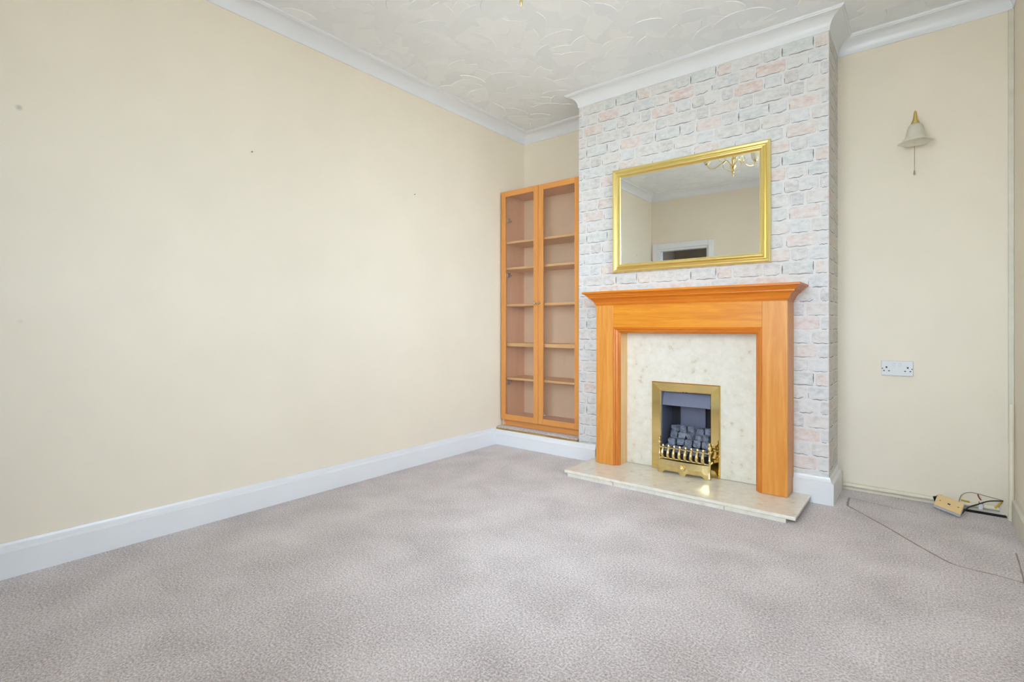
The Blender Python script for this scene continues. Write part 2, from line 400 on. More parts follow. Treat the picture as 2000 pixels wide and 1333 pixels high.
for r in range(32):
    zb = ZR1-ROWH*r; zt = zb+.068
    if zt > ZCOV+.005: zt = ZCOV+.005
    if zb < .13:
        zb = .13
        if zt-zb < .02: continue
    for rep in range(-3, 3):
        for k, (kind, x0, x1) in enumerate(ROWS[r % 8]):
            a, b = X0R+rep*PER+x0, X0R+rep*PER+x1
            lc, rc = a < XC0, b > XC1
            a, b = max(a, XC0), min(b, XC1-.001)
            if b-a < .012: continue
            if any(a > h[0] and b < h[1] and zb > h[2] and zt < h[3] for h in HID): continue
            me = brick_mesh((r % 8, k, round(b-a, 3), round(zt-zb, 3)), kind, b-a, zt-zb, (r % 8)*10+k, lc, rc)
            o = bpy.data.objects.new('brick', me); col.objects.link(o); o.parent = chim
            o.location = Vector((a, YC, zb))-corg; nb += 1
    # right return, two printed bricks to a course
    sp = .16+.07*math.sin(r*2.1)
    for k, (a, b) in enumerate(((YC+.006, YC+sp), (YC+sp+.012, YA-.004))):
        kind = ('beige', 'palepink', 'white', 'taupe', 'pink', 'grey')[(r*2+k*3) % 6]
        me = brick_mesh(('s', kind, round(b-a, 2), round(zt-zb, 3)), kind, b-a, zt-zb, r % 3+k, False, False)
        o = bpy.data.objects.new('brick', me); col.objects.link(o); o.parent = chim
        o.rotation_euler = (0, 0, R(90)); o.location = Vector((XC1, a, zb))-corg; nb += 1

# coving around the whole room
PLAN = [(XW, YB), (XR, YB), (XR, YA), (XC1, YA), (XC1, YC), (XC0, YC), (XC0, YA), (XW, YA)]
cov = [(0, -.092), (.005, -.092), (.006, -.084)]+[(.070-.064*math.cos(R(q)), -.082+.066*math.sin(R(q))) for q in range(6, 91, 12)]+[(.072, -.012), (.078, -.011), (.080, -.007), (.080, 0), (0, 0)]
cn = ['plain white cove coving along the rear wall', 'plain white cove coving along the window wall', 'white cove coving above the right alcove', 'white cove coving on the right side of the chimney breast',
      'white cove coving across the front of the chimney breast', 'white cove coving on the left side of the chimney breast', 'white cove coving above the bookcase alcove', 'long white cove coving above the left wall']
for i in range(8):
    struct(sweep_edge(MB(), PLAN, i, cov, H).build('trim_%d' % (i+1), 'white_gloss', smooth=True), cn[i])
# swirled plaster fans of the ceiling: overlapping thin shells, too many and too merged to count
m = MB(); rnd = random.Random(3)
cells = [(gx, gy) for gx in range(27) for gy in range(32)]; rnd.shuffle(cells)
for q_, (gx, gy) in enumerate(cells):
    if True:
        x, y = XW+.03+gx*.122+rnd.uniform(-.05, .05), YB+.03+gy*.122+rnd.uniform(-.05, .05)
        rr = rnd.uniform(.13, .19); a0 = rnd.uniform(0, 6.283); sp = rnd.uniform(1.1, 1.9); n = 7; d = rnd.uniform(.0022, .0042)
        def ok(px, py): return XW < px < XR and YB < py < YA and not (XC0-.0 < px < XC1 and py > YC)
        vs = [(x, y, H-.0004)]+[(x+rr*math.cos(a0+sp*k/n), y+rr*math.sin(a0+sp*k/n), H-d*(.55+.45*math.sin(math.pi*(k+.5)/(n+1)))) for k in range(n+1)]
        vs += [(x+(rr+.002)*math.cos(a0+sp*k/n), y+(rr+.002)*math.sin(a0+sp*k/n), H) for k in range(n+1)]
        if not all(ok(v[0], v[1]) for v in vs): continue
        m.add(vs, [(0, k+2, k+1) for k in range(n)]+[(k+1, k+2, k+3+n, k+2+n) for k in range(n)]+[(0, 1, n+2), (0, 2*n+2, n+1)])
fan = m.build('plaster_fans', 'plaster_strokes', ceil); fan['kind'] = 'stuff'

# skirting boards
def skirt(h, th=.022): return [(0, 0), (0, h), (.007, h), (.010, h-.010), (.012, h-.024), (th-.004, h-.030), (th, h-.034), (th, 0)]
struct(sweep_edge(MB(), [(XW, YC-.028), (XW, YB)], 0, skirt(.138), 0, closed=False).build('baseboard_left', 'white_gloss'), 'white moulded skirting board along the left wall')
ALC_Y = YC-.028
m = MB(); sweep_edge(m, [(-1.875, ALC_Y), (XW+.0, ALC_Y)], 0, skirt(.125, .02), 0, closed=False)
struct(m.build('baseboard_front', 'white_gloss'), 'white skirting board across the raised alcove step')
path = [(XC1, YA-.03), (XC1, YC), (-.62, YC)]
m = MB(); sweep_edge(m, path, 0, skirt(.150, .026), 0, closed=False); sweep_edge(m, path, 1, skirt(.150, .026), 0, closed=False)
struct(m.build('baseboard_chimney', 'white_gloss'), 'white skirting board round the right corner of the chimney breast')
m = MB(); sweep_edge(m, [(XR, YB+.03), (XR, 3.60)], 0, skirt(.15), 0, closed=False)
struct(m.build('baseboard_right', 'aged_white'), 'scuffed old skirting board on the right wall')
m = MB(); sweep_edge(m, [(DX1+.075, YB), (XR, YB)], 0, skirt(.138), 0, closed=False)
struct(m.build('baseboard_rear', 'white_gloss'), 'white skirting board along the rear wall')

# window in the right wall
w = thing('window_1', (XR+.12, (WY0+WY1)/2, WZ0), 'white framed casement window in the right wall', 'window'); struct(w); del w['category']
xa, xb = XR+.09, XR+.15; fr = .06
m = MB(); m.box(xa, xb, WY0, WY1, WZ0, WZ0+fr, .006).box(xa, xb, WY0, WY1, WZ1-fr, WZ1, .006).box(xa, xb, WY0, WY0+fr, WZ0, WZ1, .006).box(xa, xb, WY1-fr, WY1, WZ0, WZ1, .006)
m.build('window_frame', 'white_gloss', w)
ys = [WY0+fr+(WY1-WY0-2*fr)*k/3 for k in range(4)]
for k in (1, 2): MB().box(xa, xb, ys[k]-.03, ys[k]+.03, WZ0+fr, WZ1-fr, .006).build('mullion', 'white_gloss', w)
MB().box(xa, xb, WY0+fr, WY1-fr, 1.92, 1.97, .006).build('transom', 'white_gloss', w)
for k in range(3):
    for z0, z1 in ((WZ0+fr, 1.92), (1.97, WZ1-fr)): MB().box(XR+.118, XR+.122, ys[k]+(.03 if k else 0), ys[k+1]-(.03 if k < 2 else 0), z0, z1).build('pane', 'clear_glass', w)
MB().box(XR-.05, XR+.09, WY0-.05, WY1+.05, WZ0-.03, WZ0, .008).build('window_sill', 'white_gloss', w)
v = thing('fill_window', ((VX0+VX1)/2, YB-.05, VZ0), 'added white framed window in the rear wall, unseen light fill', 'window'); struct(v); del v['category']  # unseen window added for frontal light on the chimney breast
ya, yb_ = YB-.08, YB-.03
m = MB(); m.box(VX0, VX1, ya, yb_, VZ0, VZ0+fr, .006).box(VX0, VX1, ya, yb_, VZ1-fr, VZ1, .006).box(VX0, VX0+fr, ya, yb_, VZ0, VZ1, .006).box(VX1-fr, VX1, ya, yb_, VZ0, VZ1, .006)
m.build('window_frame', 'white_gloss', v)
vm_ = (VX0+VX1)/2
MB().box(vm_-.03, vm_+.03, ya, yb_, VZ0+fr, VZ1-fr, .006).build('mullion', 'white_gloss', v)
for x0, x1 in ((VX0+fr, vm_-.03), (vm_+.03, VX1-fr)): MB().box(x0, x1, YB-.057, YB-.053, VZ0+fr, VZ1-fr).build('pane', 'clear_glass', v)
struct(MB().box(-14, 16, -16, 16, -.5, -.4).build('ground', 'ground'), 'sandy paved ground outside the windows')

# doorway in the rear wall and the hall beyond it (seen in the mirror)
d = thing('door_1', ((DX0+DX1)/2, YB, 0), 'white architrave round an open doorway', 'door'); struct(d); del d['category']
aw = .075
MB().box(DX0-aw, DX0, YB, YB+.02, 0, DZ+aw, .005).build('architrave', 'white_gloss', d)
MB().box(DX1, DX1+aw, YB, YB+.02, 0, DZ+aw, .005).build('architrave', 'white_gloss', d)
MB().box(DX0, DX1, YB, YB+.02, DZ, DZ+aw, .005).build('architrave', 'white_gloss', d)
MB().box(DX0, DX0+.025, YB-.1, YB, 0, DZ).box(DX1-.025, DX1, YB-.1, YB, 0, DZ).box(DX0+.025, DX1-.025, YB-.1, YB, DZ-.025, DZ).build('door_lining', 'white_gloss', d)
hy = YB-1.2
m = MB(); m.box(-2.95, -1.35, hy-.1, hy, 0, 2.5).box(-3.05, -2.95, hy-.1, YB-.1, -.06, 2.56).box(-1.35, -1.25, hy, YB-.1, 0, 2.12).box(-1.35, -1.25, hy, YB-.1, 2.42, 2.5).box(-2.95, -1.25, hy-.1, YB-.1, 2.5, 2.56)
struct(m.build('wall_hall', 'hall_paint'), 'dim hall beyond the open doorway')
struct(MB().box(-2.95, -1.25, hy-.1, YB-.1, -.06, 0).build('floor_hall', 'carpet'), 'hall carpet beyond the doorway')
MB().box(-1.302, -1.298, hy, YB-.1, 2.12, 2.42).build('added_slot_pane', 'clear_glass', d)  # pane over a made-up slot in the hall side, added to light the hall
struct(MB().box(-2.42, -2.36, hy, hy+.025, 0, 2.2, .004).build('trim_9', 'white_gloss'), 'white upright trim on the hall wall')

# ---------------------------------------------------------------- raised step in the left alcove
st = thing('alcove_step', ((XW+XC0)/2, 3.53, 0), 'raised step filling the left alcove under the bookcase, raw timber front edge', 'step')
MB().box(XW+.002, XC0-.002, YC-.028, YA-.002, .0, .125).build('step_body', 'aged_white', st)
MB().box(XW+.002, XC0-.002, YC-.032, YA-.002, .126, .136).build('board_edge', 'pine_raw', st)
MB().box(XW+.004, XC0-.004, YC-.022, YA-.004, .136, .146, .003).build('carpet_top', 'carpet', st)

# ---------------------------------------------------------------- bookcase
bx0, bx1, by0, by1, bz0, bz1 = -2.835, -2.048, 3.385, 3.70, .148, 2.156
bc = thing('bookcase', ((bx0+bx1)/2, (by0+by1)/2, bz0), 'tall beech-veneer bookcase with two glazed doors and empty shelves', 'bookcase')
fy = by0+.020
MB().box(bx0, bx0+.018, fy, by1, bz0, bz1, .0015).build('side_panel', 'beech_inside', bc)
MB().box(bx1-.018, bx1, fy, by1, bz0, bz1, .0015).build('side_panel', 'beech_inside', bc)
MB().box(bx0+.018, bx1-.018, fy, by1, bz1-.022, bz1-.001, .0015).build('top_panel', 'beech_inside', bc)
MB().box(bx0+.018, bx1-.018, by1-.008, by1-.002, bz0+.06, bz1-.022).build('back_panel', 'bookcase_back', bc)
MB().box(bx0+.018, bx1-.018, fy+.02, fy+.036, bz0, bz0+.055, .0015).build('plinth', 'beech_across', bc)
MB().box(bx0+.018, bx1-.018, fy+.004, by1-.01, bz0+.055, bz0+.075, .0015).build('base_shelf', 'beech_inside', bc)
for z, th in ((1.728, .018), (1.505, .018), (1.192, .020), (.858, .030), (.560, .018)):
    MB().box(bx0+.018, bx1-.018, fy+.018, by1-.01, z-th, z, .002).build('shelf', 'beech_edge', bc)
mid = (bx0+bx1)/2
for s, (a, b) in ((0, (bx0+.002, mid-.0015)), (1, (mid+.0015, bx1-.002))):
    z0, z1, sw = bz0+.055, bz1-.002, .046
    dr = MB().box(a, a+sw, by0, fy-.002, z0, z1, .003).box(b-sw, b, by0, fy-.002, z0, z1, .003).build('door', 'beech_up', bc)
    for q0, q1 in ((z0, z0+sw), (z1-sw, z1)): MB().box(a+sw, b-sw, by0+.001, fy-.002, q0, q1, .003).build('door_rail', 'beech_across', dr)
    MB().box(a+sw-.006, b-sw+.006, by0+.008, by0+.012, z0+sw-.006, z1-sw+.006).build('glass_pane', 'cabinet_glass', dr)
    kx = b-.018 if s == 0 else a+.018
    MB().lathe([(.004, 0), (.004, .012), (.010, .014), (.011, .019), (.008, .024), (0, .025)], (kx, by0, 1.19), 14, Matrix.Rotation(R(90), 3, 'X')).build('knob', 'steel', dr, smooth=True)
    hx = a+sw-.003 if s == 0 else b-sw+.003
    if s == 0:
        for z in (1.91, 1.44, .52):
            MB().box(hx-.004, hx+.022, fy-.004, fy+.03, z-.018, z+.018, .003).box(hx-.02, hx+.014, fy+.03, fy+.06, z-.006, z+.006, .001).build('hinge', 'steel', dr)
    else:
        MB().lathe([(.009, 0), (.009, .006), (.006, .008), (0, .008)], (a+sw+.012, by0+.008, z0+sw+.03), 12, Matrix.Rotation(R(90), 3, 'X')).build('glass_stud', 'steel', dr, smooth=True)

# ---------------------------------------------------------------- fireplace: hearth, back panel, surround
hx0, hx1, hyf = -1.868, -.495, 2.888
hb = thing('hearth', ((hx0+hx1)/2, 3.1, 0), 'cream marble hearth slab on a low tiled base on the carpet', 'hearth')
MB().box(hx0, hx1, hyf, YC-.030, .0235, .043, .004).build('slab', 'marble', hb)
xs = [hx0+.02]+[hx0+.02+.335*k for k in (1, 2, 3)]+[hx1-.045]
for k in range(4): MB().box(xs[k]+.0008, xs[k+1]-.0008, hyf+.009+.002*(k % 2), YC-.03, .0, .0215, .001).build('base_tile', 'marble', hb)
MB().box(xs[0]+.02, xs[-1]-.02, hyf+.028, YC-.03, .0215, .0235).build('gap_shade_fill', 'slot_dark', hb)  # dark filler paints the shade in the gap under the slab overhang
bpn = MB(); SY = 3.332
bpn.box(-1.660, PX-PW, SY, YC-.003, .0435, .985).box(PX+PW, -.718, SY, YC-.003, .0435, .985).box(PX-PW, PX+PW, SY, YC-.003, PZ1, .985)
tag(bpn.build('fireplace_back_panel', 'marble'), 'cream marble back panel framed by the oak fireplace surround', 'panel')
sc_ = -1.189; ho, hp, hi = .604, .472, .433; LY = 3.185; zt_ = 1.146; zo = .955
fs = thing('fireplace_surround', (sc_, 3.26, .044), 'orange oak fireplace surround with a moulded mantel shelf', 'fireplace')
for s in (-1, 1):
    x0, x1 = sorted((sc_+s*ho, sc_+s*hp))
    leg = MB().box(x0, x1, LY, YC-.003, .044, zt_, .002).build('pilaster', 'oak_up', fs)
    # stepped inner moulding of the leg
    q = [(hp, LY+.002), (hp-.006, LY-.003), (hp-.013, LY+.001), (hp-.016, LY+.012), (hp-.026, LY+.016), (hp-.032, LY+.026), (hi, LY+.034), (hi, LY+.040), (hp, LY+.040)]
    poly = [(sc_+s*a, b) for a, b in q]
    n = len(poly); zz = [zo+(a-hi) for a, b in q]
    vs = [(p[0], p[1], .044) for p in poly]+[(p[0], p[1], z) for p, z in zip(poly, zz)]
    MB().add(vs, [tuple(range(n)), tuple(range(2*n-1, n-1, -1))]+[(i, i+n, (i+1) % n+n, (i+1) % n) for i in range(n)]).build('leg_moulding', 'oak_mould', fs)
    x0, x1 = sorted((sc_+s*hp, sc_+s*(hi+.004)))
    MB().box(x0, x1, LY+.041, SY-.002, .044, zo).build('leg_lining', 'oak_edge', fs)
MB().box(sc_-hp, sc_+hp, LY+.0005, YC-.003, zo+(hp-hi), zt_, .0015).build('frieze', 'oak_across', fs)
q = [(hp, LY+.002), (hp-.006, LY-.003), (hp-.013, LY+.001), (hp-.016, LY+.012), (hp-.026, LY+.016), (hp-.032, LY+.026), (hi, LY+.034), (hi, LY+.040), (hp, LY+.040)]
n = len(q); vs = [(sc_-a, b, zo+a-hi) for a, b in q]+[(sc_+a, b, zo+a-hi) for a, b in q]
MB().add(vs, [tuple(range(n)), tuple(range(2*n-1, n-1, -1))]+[(i, i+n, (i+1) % n+n, (i+1) % n) for i in range(n)]).build('frieze_moulding', 'oak_mould_across', fs)
MB().box(sc_-hp, sc_+hp, LY+.041, SY-.002, zo, zo+.038).build('frieze_lining', 'oak_across', fs)
# cornice: profile carried round left end, front, right end
cprof = [(-.01, 0), (.002, 0), (.003, .006), (.008, .010), (.013, .026), (.024, .041), (.038, .051), (.041, .052), (.041, .058), (.046, .060), (.052, .068), (.062, .077), (.071, .081), (.074, .082), (.074, .089), (-.01, .089)]
pth = [(sc_-ho, YC-.003), (sc_-ho, LY), (sc_+ho, LY), (sc_+ho, YC-.003)]
pth_in = [(x, y) for x, y in pth][::-1]
for i in range(3):
    sweep_edge(MB(), pth_in, i, cprof, zt_, closed=False).build('cornice', ('oak_mould', 'oak_mould_across', 'oak_mould')[i], fs)
MB().box(sc_-ho-.073, sc_+ho+.073, LY-.073, YC-.003, zt_+.0892, zt_+.095, .001).build('mantel_top', 'oak_across', fs)

# ---------------------------------------------------------------- gas fire
gz = .0445; gf = thing('gas_fire', (PX, 3.3, gz), 'polished brass inset gas fire with imitation coals and a barred fret', 'gas fire')
ox, ix, ot, it_ = .224, .163, .628, .566
def fr_piece(m, A, B, a, b):
    # A,B outer ends, a,b inner ends (x,z); bevelled brass section
    Y0, Y1, Y2 = SY-.001, SY-.022, SY-.014
    f = lambda p, q, t: (p[0]+(q[0]-p[0])*t, p[1]+(q[1]-p[1])*t)
    L = []
    for p, q in ((A, a), (B, b)):
        L.append([(p[0], Y0, p[1]), (p[0], Y1+.004, p[1]), (f(p, q, .08)[0], Y1, f(p, q, .08)[1]), (f(p, q, .92)[0], Y2, f(p, q, .92)[1]), (q[0], Y2+.004, q[1]), (q[0], Y0, q[1])])
    n = 6; m.add(L[0]+L[1], [tuple(range(n)), tuple(range(2*n-1, n-1, -1))]+[(i, i+n, (i+1) % n+n, (i+1) % n) for i in range(n)])
    return m
fr_piece(MB(), (PX-ox, gz), (PX-ox, ot), (PX-ix, gz), (PX-ix, it_)).build('trim_frame', 'brass', gf)
fr_piece(MB(), (PX-ox, ot), (PX+ox, ot), (PX-ix, it_), (PX+ix, it_)).build('trim_frame', 'brass', gf)
fr_piece(MB(), (PX+ox, ot), (PX+ox, gz), (PX+ix, it_), (PX+ix, gz)).build('trim_frame', 'brass', gf)
m = MB(); bi = .164; yb = 3.53; yf = SY-.001
m.box(PX-bi, PX-bi+.004, yf, yb, gz, it_).box(PX+bi-.004, PX+bi, yf, yb, gz, it_).box(PX-bi+.004, PX+bi-.004, yf, yb, it_-.002, it_+.002).box(PX-bi+.004, PX+bi-.004, yf, yb, gz, gz+.004)
m.build('firebox', 'firebox_grey', gf)
MB().box(PX-bi, PX+bi, yb, yb+.004, gz, it_).build('firebox_back', 'firebox_black', gf)
MB().box(PX-.10, PX+.075, yb-.03, yb-.004, .22, .46, .01).build('fireback_panel', 'firebox_grey', gf)
# hood plate, sloping
m = MB(); x0, x1 = PX-bi+.005, PX+bi-.005
m.add([(x0, yf+.035, .562), (x1, yf+.035, .562), (x1, yf+.006, .472), (x0, yf+.006, .472), (x0, yf+.045, .562), (x1, yf+.045, .562), (x1, yf+.03, .466), (x0, yf+.03, .466)],
      [(0, 1, 2, 3), (4, 5, 6, 7), (0, 1, 5, 4), (2, 3, 7, 6), (0, 3, 7, 4), (1, 2, 6, 5)])
m.build('hood', 'firebox_grey', gf)
MB().box(x0+.01, x1-.01, yf+.005, yb-.03, .12, .16).build('coal_bed', 'firebox_black', gf)
def coal(c, sx, sy, sz, seed):
    rnd = random.Random(seed); bm = bmesh.new(); bmesh.ops.create_cube(bm, size=1)
    bmesh.ops.subdivide_edges(bm, edges=bm.edges[:], cuts=2, use_grid_fill=True)
    rot = Euler((rnd.uniform(-.25, .25), rnd.uniform(-.2, .2), rnd.uniform(-.4, .4))).to_matrix()
    for v in bm.verts:
        p = v.co*(1-.22*max(0, v.co.length-.55)); p = Vector((p.x*sx, p.y*sy, p.z*sz))+Vector([rnd.uniform(-.0035, .0035) for _ in range(3)])
        v.co = rot @ p+Vector(c)
    bm.verts.index_update(); m = MB().add([v.co.copy() for v in bm.verts], [[v.index for v in f.verts] for f in bm.faces]); bm.free()
    return m.build('coal', 'coal', gf)
sd = 0
for k in range(5): coal((PX-.122+.058*k, 3.355, .180), .048, .05, .044, sd+k)
for k in range(5): coal((PX-.112+.056*k, 3.395, .222+.004*(k % 2)), .046, .05, .044, 10+k)
for k in range(5): coal((PX-.108+.055*k, 3.425, .262+.004*((k+1) % 2)), .045, .05, .042, 20+k)
for k in range(5): coal((PX-.106+.055*k, 3.447, .303-.004*(k % 2)), .044, .046, .042, 30+k)
# brass fret standing in front
fy0 = 3.240; fw = .161; FX = PX+.018; fk = 1.07
pprof = [(.012, 0), (.012, .012), (.007, .018), (.007, .105), (.010, .110), (.007, .116), (.007, .150), (.012, .155), (.012, .160), (.006, .165), (.010, .172), (.013, .180), (.009, .190), (.005, .194), (.007, .199), (.008, .204), (.005, .211), (0, .214)]
for s in (-1, 1):
    MB().lathe([(r_, z*fk) for r_, z in pprof], (FX+s*fw, fy0+.012, gz), 14).build('fret_post', 'brass_worn', gf, smooth=True)
    for q0, q1 in ((.09, .105), (.158, .166)): MB().box(FX+s*fw-.004, FX+s*fw+.004, fy0+.02, SY-.024, gz+q0, gz+q1, .001).build('fret_bracket', 'brass_worn', gf)
MB().box(FX-fw, FX+fw, fy0-.004, fy0+.006, gz+.160, gz+.168, .002).build('fret_top_rail', 'brass_worn', gf)
MB().box(FX-fw, FX+fw, fy0-.004, fy0+.010, gz+.092, gz+.100, .002).build('fret_bottom_rail', 'brass_worn', gf)
for k in range(8):
    x = FX-fw+.032+(2*fw-.064)*k/7
    MB().tube([(x, fy0+.001, gz+.096), (x, fy0-.012, gz+.104), (x, fy0-.022, gz+.120), (x, fy0-.021, gz+.142), (x, fy0-.009, gz+.159), (x, fy0-.006, gz+.168), (x, fy0-.007, gz+.178), (x, fy0-.009, gz+.187)],
              [.005, .0085, .0105, .0095, .0065, .0055, .0092, .003], 8).build('fret_bar', 'brass_worn', gf, smooth=True)
# ash-pan cover: plate with three feet, bowed slightly forward
pts = [(-fw, 0), (-fw+.035, 0), (-fw+.045, .018), (-.028, .018), (-.022, .0), (.022, 0), (.028, .018), (fw-.045, .018), (fw-.035, 0), (fw, 0), (fw, .088), (0, .088), (-fw, .088)]
bowl = lambda x: fy0-.014*(1-(x/fw)**2)
N = 24; top = []; m = MB(); vs = []; fsx = []
for i in range(N+1):
    x = -fw+2*fw*i/N
    zl = 0. if (x < -fw+.036 or x > fw-.036 or abs(x) < .024) else .018
    for (y, z) in ((bowl(x), zl), (bowl(x)-.006, zl+.03), (bowl(x)-.002, .088), (bowl(x)+.006, .088), (bowl(x)+.004, zl)): vs.append((FX+x, y, gz+z))
for i in range(N):
    for k in range(5): l = (k+1) % 5; fsx.append((i*5+k, i*5+l, (i+1)*5+l, (i+1)*5+k))
m.add(vs, fsx+[tuple(range(5)), tuple(N*5+k for k in range(5))]).build('ash_cover', 'brass_worn', gf)
mr = Matrix.Rotation(R(90), 3, 'X')
MB().lathe([(.006, 0), (.006, .006), (.017, .008), (.014, .012), (.009, .013), (.010, .018), (.006, .022), (0, .023)], (FX, bowl(0)-.004, gz+.052), 18, mr, wave=lambda a, j: .14*math.cos(6*a) if j in (2, 3) else 0).build('rosette', 'brass_worn', gf, smooth=True)

# ---------------------------------------------------------------- mirror
mw, mh = 1.035, .735
mi = thing('wall_mirror', (-1.222, YC-.006, 1.384), 'rectangular gold framed mirror hung above the fireplace', 'mirror', rot=(R(.45), 0, R(.70)))
fp = [(0, 0), (0, -.010), (.003, -.018), (.010, -.021), (.020, -.019), (.027, -.012), (.031, -.011), (.034, -.020), (.041, -.026), (.048, -.025), (.053, -.016), (.057, -.010), (.062, -.008), (.062, 0)]
C4 = [(-mw/2, 0), (mw/2, 0), (mw/2, mh), (-mw/2, mh)]
for i in range(4):
    A, B = Vector(C4[i]), Vector(C4[(i+1) % 4]); sg = lambda p: Vector((-1 if p.x > 0 else 1, 1 if p.y < mh/2 else -1))
    vs = []
    for p in (A, B):
        for o, y in fp: q_ = p+sg(p)*o; vs.append((q_.x, y-.004, q_.y))
    n = len(fp)
    MB().add(vs, [tuple(range(n)), tuple(range(2*n-1, n-1, -1))]+[(k, k+n, (k+1) % n+n, (k+1) % n) for k in range(n)]).build('frame_side', 'gold_frame', mi, local=True)
MB().box(-mw/2+.058, mw/2-.058, -.011, -.009, .058, mh-.058).build('mirror_glass', 'mirror_silver', mi, local=True)
MB().box(-mw/2+.01, mw/2-.01, -.008, -.003, .01, mh-.01).build('backing_board', 'slot_dark', mi, local=True)

# ---------------------------------------------------------------- wall lamp in the right alcove
lx, ly = -.030, 3.60
wl = thing('wall_lamp', (lx, YA-.002, 1.959), 'small brass wall lamp with a frosted bell-shaped glass shade and pull cord', 'lamp')
MB().lathe([(.036, 0), (.036, .008), (.022, .016), (.012, .022), (0, .023)], (lx, YA-.001, 2.089), 20, mr).build('wall_plate', 'brass', wl, smooth=True)
MB().tube(spline([(lx, YA-.02, 2.089), (lx, YA-.06, 2.084), (lx, YA-.10, 2.119), (lx, ly+.01, 2.164), (lx, ly, 2.154)], 6), .005, 8).build('arm', 'brass', wl, smooth=True)
MB().lathe([(.022, 2.117), (.020, 2.127), (.013, 2.141), (.010, 2.159), (.007, 2.181), (.004, 2.191), (0, 2.192)], (lx, ly, 0), 16).build('lamp_holder', 'brass', wl, smooth=True)
sp_ = [(.019, 2.119), (.030, 2.111), (.037, 2.094), (.041, 2.069), (.046, 2.044), (.060, 2.026), (.076, 2.020), (.075, 2.017), (.058, 2.023), (.044, 2.042), (.039, 2.069), (.035, 2.092), (.028, 2.108), (.017, 2.116)]
MB().lathe(sp_, (lx, ly, 0), 36, wave=lambda a, j: .07*math.cos(6*a) if 4 < j < 9 else (.02*math.cos(6*a) if j in (4, 9) else 0)).build('lamp_shade', 'frosted', wl, smooth=True)
MB().lathe([(.008, 2.114), (.009, 2.089), (.014, 2.074), (.016, 2.059), (.012, 2.041), (.004, 2.031), (0, 2.030)], (lx, ly, 0), 14).build('bulb', 'white_matt', wl, smooth=True)
MB().tube([(lx-.004, YA-.022, 2.064), (lx-.005, YA-.035, 2.019), (lx-.005, YA-.036, 1.89)], .0012, 6).lathe([(.0025, 0), (.005, .006), (.004, .022), (.0015, .028)], (lx-.005, YA-.036, 1.862), 10).build('pull_cord', 'wire_grey', wl, smooth=True)
MB().tube([(lx-.004, YA-.012, 2.071), (lx-.004, YA-.026, 2.059)], .005, 8).build('pull_switch', 'brass', wl, smooth=True)

# ---------------------------------------------------------------- double socket on the right alcove wall
sx0, sx1, sz0, sz1 = -.190, -.040, .711, .799
ds = thing('double_socket', ((sx0+sx1)/2, YA, sz0), 'white double power socket on the cream right alcove wall', 'socket')
MB().box(sx0, sx1, YA-.012, YA-.0005, sz0, sz1, .004).build('faceplate', 'socket_white', ds)
for s in (-1, 1):
    cx_ = (sx0+sx1)/2+s*.0495
    MB().box(cx_-.004-s*.000, cx_+.004, YA-.0128, YA-.0115, sz0+.045, sz0+.054).build('earth_slot', 'slot_dark', ds)
    for q in (-1, 1): MB().box(cx_+q*.012-.004, cx_+q*.012+.004, YA-.0128, YA-.0115, sz0+.026, sz0+.0315).build('pin_slot', 'slot_dark', ds)
    MB().box((sx0+sx1)/2+s*.014-.0055, (sx0+sx1)/2+s*.014+.0055, YA-.0165, YA-.011, sz0+.055, sz0+.075, .0015).build('rocker_switch', 'socket_white', ds)
    MB().lathe([(.0032, 0), (.0032, .0012), (0, .0014)], ((sx0+sx1)/2+s*.069, YA-.0115, sz0+.042), 10, mr).build('screw', 'slot_dark', ds)

# ---------------------------------------------------------------- corner clutter, right alcove
tag(MB().box(.352, .3745, YA-.016, YA-.001, .385, ZCOV-.002, .002).build('cable_trunking', 'aged_white'), 'thin white cable trunking running up the right corner', 'trunking')
tag(MB().tube([(.358, 3.66, .0), (.358, 3.66, .60)], .011, 12).lathe([(.014, 0), (.014, .03), (.0115, .034)], (.358, 3.66, .0), 12).build('upright_pipe', 'cream_gloss', smooth=True), 'cream painted upright pipe in the right corner', 'pipe')
m = MB().tube([(XC1+.032, YA-.018, .034), (.10, YA-.018, .034), (.318, YA-.018, .034)], .0125, 10)
tag(m.build('skirting_pipe', 'cream_gloss', smooth=True), 'cream painted pipe along the foot of the right alcove wall', 'pipe')
m = MB(); m.box(.10, .345, YA-.05, YA-.002, .0005, .0015).build('floor_gap', 'void_black', floor)
# carpet creases pressed by old furniture
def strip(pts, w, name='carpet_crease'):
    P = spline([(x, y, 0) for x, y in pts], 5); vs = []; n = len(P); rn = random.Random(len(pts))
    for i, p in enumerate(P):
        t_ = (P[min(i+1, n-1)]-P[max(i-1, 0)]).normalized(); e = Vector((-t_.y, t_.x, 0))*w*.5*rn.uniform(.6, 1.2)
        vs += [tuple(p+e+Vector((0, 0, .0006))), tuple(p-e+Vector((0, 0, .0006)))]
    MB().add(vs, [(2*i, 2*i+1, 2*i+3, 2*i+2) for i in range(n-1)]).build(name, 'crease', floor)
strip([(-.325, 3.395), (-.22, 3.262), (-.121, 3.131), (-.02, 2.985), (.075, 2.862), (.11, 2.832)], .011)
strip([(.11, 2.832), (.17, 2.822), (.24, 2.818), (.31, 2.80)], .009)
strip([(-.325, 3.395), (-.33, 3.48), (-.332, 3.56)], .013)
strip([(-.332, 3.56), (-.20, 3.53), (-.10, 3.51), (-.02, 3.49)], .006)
strip([(.322, 3.15), (.318, 3.0), (.31, 2.80)], .007)
